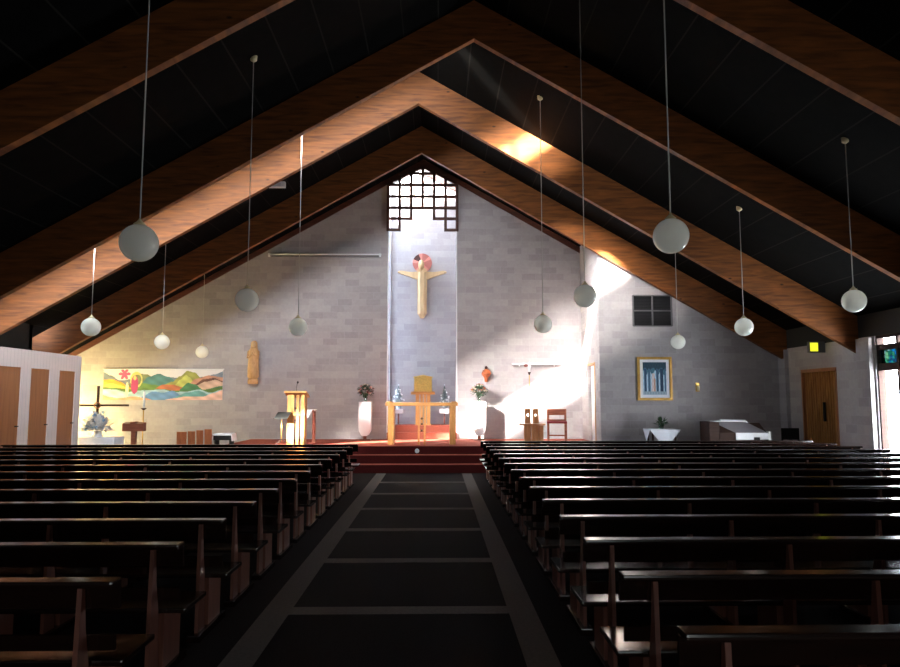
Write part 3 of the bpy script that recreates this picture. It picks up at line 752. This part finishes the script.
# ------------------------------------------------------------------ pedestals with flowers
def bouquet(t, z0, R, Hh, cols, n, rng, lean=0):
    bm = B(); lathe(bm, [(.045, z0), (.05, z0+.02), (.035, z0+.1), (.06, z0+.2), (.056, z0+.2), (.03, z0+.1), (.04, z0+.025)], seg=16); obj('vase', bm, M['vase'], t, True)
    bm = B(); heads = []
    for k in range(n):
        d = Vector((rng.gauss(0, 1), rng.gauss(0, 1)*.7, rng.gauss(.15, .8))).normalized()
        p = Vector((0, 0, z0+.34)) + Vector((d.x*R, d.y*R, d.z*R*.72))*rng.uniform(.75, 1.1); heads.append(p)
        tube(bm, [(0, 0, z0+.05), (p.x*.15, p.y*.15, z0+.22), tuple(p)], .004, 4)
    for k in range(n*6):
        d = Vector((rng.gauss(0, 1), rng.gauss(0, 1)*.7, rng.gauss(.1, .8))).normalized()
        p = Vector((0, 0, z0+.31)) + Vector((d.x*R, d.y*R, d.z*R*.7))*rng.uniform(.3, .95); leafq(bm, p, d, .09, .045)
    obj('foliage', bm, M['leaf'], t)
    for k, p in enumerate(heads):
        bm = B(); r = rng.uniform(.034, .05)
        for ring, (rr, tilt, m_) in enumerate(((r*1.3, .25, 7), (r, .7, 6), (r*.6, 1.2, 5))):
            for j in range(m_):
                a = 2*PI*j/m_+ring; leafq(bm, p, (math.cos(a), math.sin(a)*.9, tilt), rr, rr*.8)
        ball(bm, tuple(p), r*.45, 6)
        obj('bloom', bm, cols[k % len(cols)], t)
M['f_cream'] = plain('cream_petal', S(236, 226, 206), .7); M['f_pink'] = plain('pink_petal', S(196, 130, 128), .7)
M['f_red'] = plain('wine_petal', S(120, 50, 56), .7); M['f_orange'] = plain('orange_petal', S(214, 130, 80), .7); M['f_blue'] = plain('blue_petal', S(120, 160, 200), .6)
def pedestal(px, side, cols, desc, seed):
    Yp = 20.12; x = X(px, Yp)
    zt = Z(401.8, Yp)-PZ; w = .175
    t = thing('flower_pedestal', 'white tapered-foot pedestal against the wall on the %s of the altar' % side, 'pedestal', (x, Yp, PZ), 0, 'white flower pedestals')
    bm = B(); prof = [(-w, zt), (w, zt), (w, .36), (w*.92, .26), (w*.55, .14), (w*.3, .12), (-w*.3, .12), (-w*.55, .14), (-w*.92, .26), (-w, .36)]
    prism(bm, prof, -w, w); obj('column', bm, M['white'], t)
    bx('stem', M['redwood'], t, -.045, .045, -.045, .045, .03, .121)
    bx('base', M['redwood'], t, -.16, .16, -.14, .14, 0, .03, bev=.006)
    f = thing('flower_arrangement', desc, 'flowers', (x, Yp, PZ+zt), 0, 'flowers on the white pedestals')
    bouquet(f, 0, .22, .25, cols, 34, random.Random(seed))
pedestal(365.5, 'left', [M['f_cream'], M['f_red'], M['f_pink']], 'muted pink and cream flowers in a vase on the left pedestal', 3)
pedestal(479, 'right', [M['f_cream'], M['f_orange'], M['f_cream'], M['f_pink']], 'cream and orange flowers in a vase on the right pedestal', 5)

# ------------------------------------------------------------------ lectern, microphone, music stand
YL = 17.9
x = X(296, YL); zt = Z(391, YL)-PZ
t = thing('lectern', 'tall pale oak lectern catching the sun left of the altar', 'lectern', (x, YL, PZ))
bx('front_board', M['oak'], t, X(288, YL)-x, X(294.7, YL)-x, -.06, -.02, 0, zt-.1)
bx('centre_post', M['oak'], t, X(297, YL)-x, X(299.6, YL)-x, -.07, -.02, 0, zt-.1)
bx('front_board', M['oak'], t, X(301.6, YL)-x, X(305, YL)-x, -.06, -.02, 0, zt-.1)
bx('side_board', M['oak'], t, X(288, YL)-x, X(288, YL)-x+.03, -.02, .3, 0, zt-.1)
bx('side_board', M['oak'], t, X(305, YL)-x-.03, X(305, YL)-x, -.02, .3, 0, zt-.1)
bx('cross_rail', M['oak_h'], t, X(288, YL)-x, X(305.5, YL)-x, -.08, -.06, .74, .82)
for z in (.62, .92):
    bm = B(); ball(bm, (X(296.2, YL)-x, -.07, z), .03, 10, (1, .5, 1)); obj('rosette', bm, M['organ'], t, True)
bm = B(); prism(bm, [(-.14, zt), (.36, zt-.12), (.36, zt-.17), (-.14, zt-.05)], X(285.3, YL)-x, X(307, YL)-x, 'x'); obj('reading_top', bm, M['oak_h'], t)
m = thing('microphone', 'small black gooseneck microphone on top of the lectern', 'microphone', (x+.03, YL-.08, PZ+zt))
bm = B(); tube(bm, [(0, 0, -.02), (0, -.01, .1), (.01, -.03, .16), (.03, -.05, .2)], .007, 6); obj('gooseneck', bm, M['black'], m, True)
bm = B(); ball(bm, (.035, -.06, .215), .026, 10, (1, 1, 1.2)); obj('capsule', bm, M['black'], m, True)
Ym = 17.65; x = X(281.8, Ym)
t = thing('music_stand', 'black music stand in front of the lectern', 'music stand', (x, Ym, PZ)); za = Z(418.5, Ym)-PZ; zb = Z(412, Ym)-PZ
bm = B(); prism(bm, [(X(274, Ym)-x, za), (X(288, Ym)-x, za), (X(290.5, Ym)-x, zb), (X(277, Ym)-x, zb)], 0, .012)
for v in bm.verts: v.co.y += (v.co.z-za)*.9
obj('desk', bm, M['black'], t)
bx('lip', M['black'], t, X(274, Ym)-x, X(288, Ym)-x, -.04, .0, za-.008, za+.008)
bm = B(); tube(bm, [(0, .05, .12), (0, .05, za+.03)], .009, 8); obj('pole', bm, M['brass'], t, True)
for k in range(3):
    a = k*2*PI/3+.4; bm = B(); tube(bm, [(0, .05, .16), (.22*math.cos(a), .05+.22*math.sin(a), .01)], .007, 6); obj('leg', bm, M['black'], t, True)
# cloth-topped credence table behind the lectern
Yk = 19.0; x = X(309.5, Yk)
t = thing('credence_table', 'narrow red-wood table with white cloth just right of the lectern', 'table', (x, Yk, PZ)); zt = Z(410, Yk)-PZ
for sx in (-1, 1):
    for sy in (-1, 1): bx('leg', M['redwood'], t, sx*.13-.02, sx*.13+.02, sy*.13-.02, sy*.13+.02, 0, zt-.02)
bx('table_top', M['redwood'], t, -.17, .17, -.17, .17, zt-.03, zt)
bm = B(); box(bm, -.18, .18, -.18, .18, zt+.001, zt+.012); prism(bm, [(-.18, zt+.01), (.12, zt+.01), (-.02, zt-.22), (-.18, zt-.14)], -.19, -.18); obj('table_cloth', bm, M['cloth'], t)

# ------------------------------------------------------------------ presider chair, red chair, tall stand
Yc = 18.3; x = X(532.8, Yc, 430)
t = thing('presider_chair', 'oak plank chair with round holes through its two back boards', 'chair', (x, Yc, PZ)); zb = Z(408.5, Yc)-PZ; zs = Z(423.5, Yc)-PZ
for s in (-1, 1):
    bm = B(); cx = s*.105; w = .078; hz = zb-.17; hr = .035; n = 16
    # a plank with a real round hole
    outer = []
    for k in range(n):
        a = 2*PI*k/n; c_, s_ = math.cos(a), math.sin(a); m_ = min(w/abs(c_) if abs(c_) > 1e-6 else 9, .12/abs(s_) if abs(s_) > 1e-6 else 9)
        outer.append((cx+c_*m_, hz+s_*m_))
    inner = [(cx+hr*math.cos(2*PI*k/n), hz+hr*math.sin(2*PI*k/n)) for k in range(n)]
    for k in range(n):
        j = (k+1) % n
        prism(bm, [inner[k], outer[k], outer[j], inner[j]], .17, .21)
    box(bm, cx-w, cx+w, .17, .21, 0, hz-.12); box(bm, cx-w, cx+w, .17, .21, hz+.12, zb)
    for sx, sz in ((-1, -1), (1, -1), (-1, 1), (1, 1)): 
        box(bm, cx+sx*w, cx+sx*(w-.035), .171, .209, hz+sz*.085, hz+sz*.12)
    obj('back_board', bm, M['chairwood'], t)
bm = B(); q = [(.34*math.cos(a), -.02-.28*math.sin(a)) for a in [PI*k/14 for k in range(15)]] + [(-.34, .16), (.34, .16)]
prism(bm, q, zs-.045, zs, 'z'); obj('seat', bm, M['chairwood'], t)
for xo, w in ((-.19, .06), (.0, .06), (.19, .06)):
    bx('leg', M['chairwood'], t, xo-w, xo+w, -.19, -.15, 0, zs-.045)
bx('under_rail', M['chairwood'], t, -.25, .25, -.15, -.12, zs-.1, zs-.045)
Yc = 19.2; x = X(557, Yc, 430)
t = thing('red_chair', 'red-brown wooden chair with a cut-out back beside the sacristy door', 'chair', (x, Yc, PZ), -.15); zb = Z(409, Yc)-PZ; zs = Z(421.5, Yc)-PZ
for s in (-1, 1):
    bx('rear_leg', M['redwood'], t, s*.235-.03, s*.235+.03, .18, .225, 0, zb)
    bx('front_leg', M['redwood'], t, s*.235-.03, s*.235+.03, -.24, -.195, 0, zs-.03)
    bx('side_rail', M['redwood'], t, s*.235-.012, s*.235+.012, -.2, .18, .14, .18)
bx('backrest', M['redwood'], t, -.257, .257, .165, .195, zb-.17, zb, bev=.01)
bx('lower_back_rail', M['redwood'], t, -.235, .235, .185, .21, zs+.0, zs+.05)
bx('seat', M['redcush'], t, -.27, .27, -.25, .18, zs-.05, zs+.01, bev=.015)
bx('stretcher', M['redwood'], t, -.235, .235, -.23, -.205, .16, .2)
Ys = 18.75; x = X(529.6, Ys, 400)
t = thing('processional_stand', 'tall thin pole stand with a small white head behind the plank chair', 'stand', (x, Ys, PZ)); zt = Z(373, Ys)-PZ
bm = B(); tube(bm, [(0, 0, .02), (0, 0, zt)], .011, 8); obj('pole', bm, M['brass'], t, True)
bm = B(); lathe(bm, [(.15, 0), (.14, .02), (.03, .04), (.012, .07)], seg=20); obj('base', bm, M['brass'], t, True)
bm = B(); lathe(bm, [(.012, zt-.05), (.035, zt), (.04, zt+.03), (.03, zt+.03), (.01, zt)], seg=12); obj('socket', bm, M['organ'], t, True)
bm = B(); lathe(bm, [(.022, zt+.02), (.03, zt+.1), (.05, zt+.2), (.04, zt+.27), (.01, zt+.3)], (0, 0, 0), 14); obj('white_head', bm, M['white'], t, True)
bm = B(); ball(bm, (-.09, -.02, zt+.2), .05, 10, (1.3, .5, .8)); tube(bm, [(-.07, -.02, zt+.2), (0, 0, zt+.2)], .012, 6); obj('red_ornament', bm, M['copper'], t, True)

# ------------------------------------------------------------------ left chapel corner
Yq = 18.6; x = X(98, Yq)
t = thing('standing_cross', 'thin dark wooden cross with a ring at its centre, left corner', 'cross', (x, Yq, 0)); zt = Z(386, Yq); zc = Z(405.3, Yq)
bm = B(); box(bm, -.028, .028, -.02, .02, .03, zt); obj('upright', bm, M['organ'], t)
bm = B(); box(bm, -.78, .80, -.022, .022, zc-.026, zc+.026); obj('arm', bm, M['organ'], t)
bm = B(); tube(bm, [(.075*math.cos(2*PI*k/20), -.03, zc+.075*math.sin(2*PI*k/20)) for k in range(21)], .016, 6); obj('ring', bm, M['redwood'], t, True)
bx('base', M['organ'], t, -.2, .2, -.2, .2, 0, .04)
Yt = 17.9; x = X(98, Yt); zt = Z(437, Yt)
t = thing('chapel_table', 'white-clothed table under the blue and silver flowers at far left', 'table', (x, Yt, 0))
for sx in (-1, 1):
    for sy in (-1, 1): bx('leg', M['redwood'], t, sx*.5-.025, sx*.5+.025, sy*.2-.025, sy*.2+.025, 0, zt-.03)
bx('table_top', M['redwood'], t, -.55, .55, -.25, .25, zt-.03, zt-.002)
bm = B(); box(bm, -.57, .57, -.27, .27, zt-.001, zt+.008); box(bm, -.57, .57, -.277, -.27, zt-.3, zt+.006); box(bm, -.577, -.57, -.27, .27, zt-.3, zt+.006); box(bm, .57, .577, -.27, .27, zt-.3, zt+.006)
obj('table_cloth', bm, M['cloth'], t)
t = thing('blue_silver_arrangement', 'bushy pale blue and silver flower arrangement on the far left table', 'flowers', (x+.02, Yt, zt+.011))
bm = B(); lathe(bm, [(.1, 0), (.12, .03), (.1, .14), (.07, .16)], seg=18); obj('bowl', bm, M['silver'], t, True)
rng = random.Random(11); bm = B()
for k in range(330):
    a = rng.uniform(0, 2*PI); e = rng.uniform(0, 1.5); l = rng.uniform(.2, .46)
    d = Vector((math.cos(a)*math.cos(e), .6*math.sin(a)*math.cos(e), math.sin(e))); p = Vector((0, 0, .14))+d*l*.6
    leafq(bm, p, d, l*.5, .08)
obj('silver_leaves', bm, M['silver'], t)
for k in range(70):
    a = rng.uniform(0, 2*PI); e = rng.uniform(.0, 1.4); l = rng.uniform(.18, .42)
    p = Vector((math.cos(a)*math.cos(e)*l, .6*math.sin(a)*math.cos(e)*l, .16+math.sin(e)*l*1.15)); bm = B()
    for j in range(8):
        b_ = 2*PI*j/8; leafq(bm, p, (math.cos(b_), math.sin(b_), .4), .075, .06)
    ball(bm, tuple(p), .035, 6)
    obj('bloom', bm, [M['f_blue'], M['silver'], M['cloth']][k % 3], t)
Yd = 18.4; x = X(135.5, Yd)
t = thing('reading_desk', 'small brown wooden reading desk on a post beside the white candle', 'lectern', (x, Yd, 0)); za = Z(431, Yd); zb = Z(423.3, Yd); w = (X(146, Yd)-X(125, Yd))/2
bm = B(); prism(bm, [(-.10, za), (-.10, zb-.0), (.08, zb+.03), (.08, za+.01)], -w, w, 'x'); obj('desk_top', bm, M['redwood'], t)
bx('post', M['redwood'], t, -.06, .06, -.05, .05, .04, za); bx('base', M['redwood'], t, -.22, .22, -.2, .2, 0, .04, bev=.006)
bx('crest', M['redwood'], t, -.06, .06, -.12, .1, zb-.0, zb+.05)
Yd = 18.9; x = X(144, Yd); zh = Z(408, Yd); zt = Z(391.5, Yd)
t = thing('candle_stand', 'slim brass floor stand holding the tall candle before the banner', 'stand', (x, Yd, 0))
bm = B(); tube(bm, [(0, 0, .03), (0, 0, zh-.03)], .014, 8); obj('pole', bm, M['brass'], t, True)
bm = B(); lathe(bm, [(.16, 0), (.15, .02), (.03, .05)], seg=20); obj('base', bm, M['brass'], t, True)
bm = B(); lathe(bm, [(.014, zh-.06), (.075, zh-.015), (.07, zh), (.03, zh)], seg=16); obj('drip_pan', bm, M['copper_dark'], t, True)
t = thing('paschal_candle', 'tall white candle standing in the brass floor stand', 'candle', (x, Yd, zh+.001))
bm = B(); lathe(bm, [(.027, 0), (.027, zt-zh-.02), (.012, zt-zh)], seg=14); obj('wax', bm, M['cloth'], t, True)
bm = B(); tube(bm, [(0, 0, zt-zh), (0, 0, zt-zh+.03)], .004, 5); obj('wick', bm, M['black'], t)
# row of plywood chairs seen from behind
names = ['leftmost of the row, broad orange back', 'second of the row', 'third of the row', 'rightmost of the row, beside the white-clothed stand']
for k, (p0, p1, yt) in enumerate(((178.5, 188.5, 431.5), (189.5, 197, 431), (198, 205, 430), (206, 213.5, 429))):
    Yk = 18.1-.05*k; x = (X(p0, Yk)+X(p1, Yk))/2; w = (X(p1, Yk)-X(p0, Yk))/2-.004; zt = Z(yt, Yk)
    t = thing('plywood_chair', 'red-brown plywood chair below the banner, '+names[k], 'chair', (x, Yk, 0), .0, 'plywood chairs below the banner')
    bm = B(); prism(bm, [(-.02, .42), (.0, .42), (-.03, zt), (-.055, zt-.0)], -w, w, 'x'); obj('backrest', bm, M['orangewood'], t)
    bx('seat', M['orangewood'], t, -w, w, -.02, .34, .40, .425, bev=.006)
    for sx in (-1, 1):
        bx('rear_leg', M['redwood'], t, sx*w, sx*(w-.03), -.03, .0, 0, .44); bx('front_leg', M['redwood'], t, sx*w, sx*(w-.03), .29, .32, 0, .4)
Yk = 18.2; x = X(225.5, Yk); zt = Z(433, Yk); w = (X(236, Yk)-X(215, Yk))/2
t = thing('covered_keyboard', 'low stand under a white cloth beside the plywood chairs', 'stand', (x, Yk, 0))
bm = B(); prism(bm, [(-w, zt-.19), (-w*.9, zt-.02), (-w*.75, zt), (w*.75, zt), (w*.9, zt-.02), (w, zt-.19), (w*.9, zt-.19), (w*.85, zt-.05), (-w*.85, zt-.05), (-w*.9, zt-.19)], -.2, .2)
obj('cloth_cover', bm, M['cloth'], t)
bx('keyboard_case', M['black'], t, -w*.84, w*.84, -.17, .17, zt-.17, zt-.051)
for s in (-1, 1): bx('leg', M['black'], t, s*w*.7-.02, s*w*.7+.02, -.15, .15, 0, zt-.17)

# ------------------------------------------------------------------ right hand corner
Yt = 17.6; x = X(660.5, Yt); zt = Z(429.5, Yt)
t = thing('corner_table', 'small table with a pointed white cloth below the framed painting', 'table', (x, Yt, 0)); w = .39
for sx in (-1, 1):
    for sy in (-1, 1): bx('leg', M['organ'], t, sx*.28-.02, sx*.28+.02, sy*.2-.02, sy*.2+.02, 0, zt-.03)
bx('table_top', M['organ'], t, -.33, .33, -.25, .25, zt-.03, zt-.002)
bm = B(); box(bm, -w+.02, w-.02, -.3, .3, zt-.001, zt+.008)
prism(bm, [(-w, zt+.007), (w, zt+.007), (.18, zt-.25), (0, zt-.42), (-.18, zt-.25)], -.307, -.3)
prism(bm, [(-.3, zt+.007), (.3, zt+.007), (0, zt-.3)], -w+.012, -w+.02, 'x'); prism(bm, [(-.3, zt+.007), (.3, zt+.007), (0, zt-.3)], w-.02, w-.012, 'x')
obj('table_cloth', bm, M['cloth'], t)
t = thing('potted_plant', 'small dark-leaved plant in a glass pot on the corner table', 'plant', (x, Yt, zt+.009))
bm = B(); lathe(bm, [(.05, 0), (.06, .02), (.07, .12), (.065, .12), (.05, .03)], seg=16); obj('pot', bm, M['vase'], t, True)
bm = B(); rng = random.Random(4)
for k in range(34):
    a = rng.uniform(0, 2*PI); e = rng.uniform(.3, 1.3); d = (math.cos(a)*math.cos(e), math.sin(a)*math.cos(e), math.sin(e))
    tube(bm, [(0, 0, .05), (d[0]*.1, d[1]*.1, .05+d[2]*.15)], .003, 4); leafq(bm, (d[0]*.1, d[1]*.1, .05+d[2]*.15), d, rng.uniform(.08, .16), .06)
obj('leaves', bm, M['leaf'], t)
# organ
Yo = 16.7
x0 = X(700, Yo+.6, 430); x1 = X(770, Yo, 430); xc = (x0+x1)/2
t = thing('electric_organ', 'dark-sided organ console with bright white lid near the right wall', 'organ', (xc, Yo, 0))
W = (x1-x0)/2; xi = X(726, Yo, 430)-xc; zt = Z(421.8, Yo+.5); zf = Z(433, Yo); zk = Z(440, Yo)
bx('end_panel', M['organ'], t, -W, -W+.24, .0, .6, 0, zt+.01, bev=.008)
bm = B(); prism(bm, [(-.02, 0), (.6, 0), (.6, zt), (.45, zt), (-.02, zf)], -W+.24, -W+.62, 'x'); obj('inner_panel', bm, M['organ'], t)
bm = B(); prism(bm, [(.0, 0), (.6, 0), (.6, zt-.03), (.44, zt-.03), (.0, zf-.03)], -W+.62, W-.05, 'x'); obj('case', bm, M['organ'], t)
bm = B(); prism(bm, [(.42, zt-.03), (.62, zt-.03), (.62, zt+.02), (.42, zt+.02)], -W+.26, W-.35, 'x'); obj('lid', bm, M['white'], t)
bm = B(); prism(bm, [(.5, zt+.02), (.6, zt+.02), (.6, zt+.05), (.5, zt+.05)], -W+.5, -W+1.1, 'x'); obj('book', bm, M['cloth'], t)
bm = B(); v = [(-W+.26, .42, zt), (W-.4, .42, zt), (W-.06, -.02, zf), (-W+.62, -.02, zf)]
vs = [bm.verts.new(p) for p in v]+[bm.verts.new((p[0], p[1], p[2]-.025)) for p in v]
for f in ((0, 1, 2, 3), (7, 6, 5, 4), (0, 4, 5, 1), (1, 5, 6, 2), (2, 6, 7, 3), (3, 7, 4, 0)): bm.faces.new([vs[i] for i in f])
bmesh.ops.recalc_face_normals(bm, faces=bm.faces); obj('sloping_desk', bm, plain('grey_lacquer', S(150, 146, 152), .35), t)
bx('key_slip', M['white'], t, -W+.62, W-.06, -.06, -.0, zk, zf, bev=.006)
bx('end_cheek', M['white'], t, W-.05, W, -.06, .1, zk-.02, zf+.03)
bx('latch', M['black'], t, W-.42, W-.28, -.07, -.06, zk, zk+.06)
Yk = 17.3; x = X(784.5, Yk); zt = Z(428, Yk)
t = thing('black_chair', 'black low-backed chair between the organ and the folding door', 'chair', (x, Yk, 0), .0)
bx('backrest', M['black'], t, -.22, .22, -.22, -.19, zt-.28, zt, bev=.015); bx('seat', M['black'], t, -.23, .23, -.2, .22, .42, .47, bev=.015)
for sx in (-1, 1):
    bx('rear_leg', M['black'], t, sx*.2-.015, sx*.2+.015, -.22, -.19, 0, zt-.1); bx('front_leg', M['black'], t, sx*.2-.015, sx*.2+.015, .18, .21, 0, .42)

# round plate set in the top riser
t = obj('riser_plate', (lambda bm: (lathe(bm, [(.055, 0), (.055, .012), (.04, .016)], seg=20), bmesh.ops.rotate(bm, verts=bm.verts, cent=(0, 0, 0), matrix=Matrix.Rotation(PI/2, 3, 'X')), bm)[-1])(B()), M['silver'])
t.location = (X(417, 17.3, 451), 17.358, Z(451, 17.3)); tag(t, 'small round silver plate on the riser of the top step', 'plate')

# ------------------------------------------------------------------ light
sc.world = bpy.data.worlds.new('sky'); sc.world.use_nodes = True
bg = sc.world.node_tree.nodes['Background']; bg.inputs[0].default_value = (.87, .94, 1.0, 1); bg.inputs[1].default_value = 31.0
sun = bpy.data.lights.new('sun', 'SUN'); sun.energy = 120; sun.angle = math.radians(2.5); sun.color = (1, .93, .80)
so = bpy.data.objects.new('sun', sun); COL.objects.link(so); so.rotation_euler = Vector((.965, 1, -.52)).to_track_quat('-Z', 'Y').to_euler(); so.location = (-20, -10, 20)
haze = bpy.data.lights.new('hazy_sky_around_sun', 'SUN'); haze.energy = 52; haze.angle = math.radians(16); haze.color = (1, .96, .90)
ho = bpy.data.objects.new('hazy_sky_around_sun', haze); COL.objects.link(ho); ho.rotation_euler = so.rotation_euler; ho.location = (-20, -9, 20)
def portal(name, c, u, v, n, su, sv):
    l = bpy.data.lights.new(name, 'AREA'); l.shape = 'RECTANGLE'; l.size = su; l.size_y = sv; l.energy = 1
    l.cycles.is_portal = True
    o = bpy.data.objects.new(name, l); COL.objects.link(o); o.location = c
    u, v, n = Vector(u).normalized(), Vector(v).normalized(), Vector(n).normalized()
    o.matrix_world = Matrix.Translation(c) @ Matrix((u, v, -n)).transposed().to_4x4()
slv = Vector((1, 0, SL)).normalized(); perp = Vector((-SL, 0, 1)).normalized()
# clerestory: light travels +Y
xm = (XLW+XC)/2; c = Vector((xm, YJ+.03, (A(xm)+Bz(xm))/2))
portal('portal_clerestory', c, slv, Vector((0, 1, 0)).cross(slv)*-1, (0, 1, 0), (XC-XLW)*1.16, .62)
xm = (RX0+XB)/2
portal('portal_recess', (xm, (YW+.2+YRB)/2, Bz(xm)-.03), slv, (0, 1, 0), Vector((SL, 0, -1)), 1.25, 1.2)
portal('portal_recess_side', (RX0-.02, 21.4, 4.7), (0, 1, 0), (0, 0, 1), (1, 0, 0), .9, 7.1)
portal('portal_added_rear', (0, YB+.02, 1.2), (1, 0, 0), (0, 0, 1), (0, 1, 0), 6, 2.4)  # sampling portal for the added glazing behind the viewer
portal('portal_bay', (XRW+.02, (YJ+14.62)/2, 1.5), (0, 1, 0), (0, 0, 1), (-1, 0, 0), 2.3, 3.0)
portal('portal_added_bay', (XRW+.02, 6.6, 1.5), (0, 1, 0), (0, 0, 1), (-1, 0, 0), 3.2, 3.0)  # sampling portal for the added near bay
#portal('portal_chapel', (XLO+.02, (LY0+LY1)/2, 1.4), (0, 1, 0), (0, 0, 1), (1, 0, 0), 2.9, 2.4)

vs_ = sc.view_settings
sc.display_settings.display_device = 'sRGB'
vs_.view_transform = 'Standard'; vs_.look = 'None'; vs_.gamma = 1; vs_.use_curve_mapping = False; vs_.exposure = 0.68
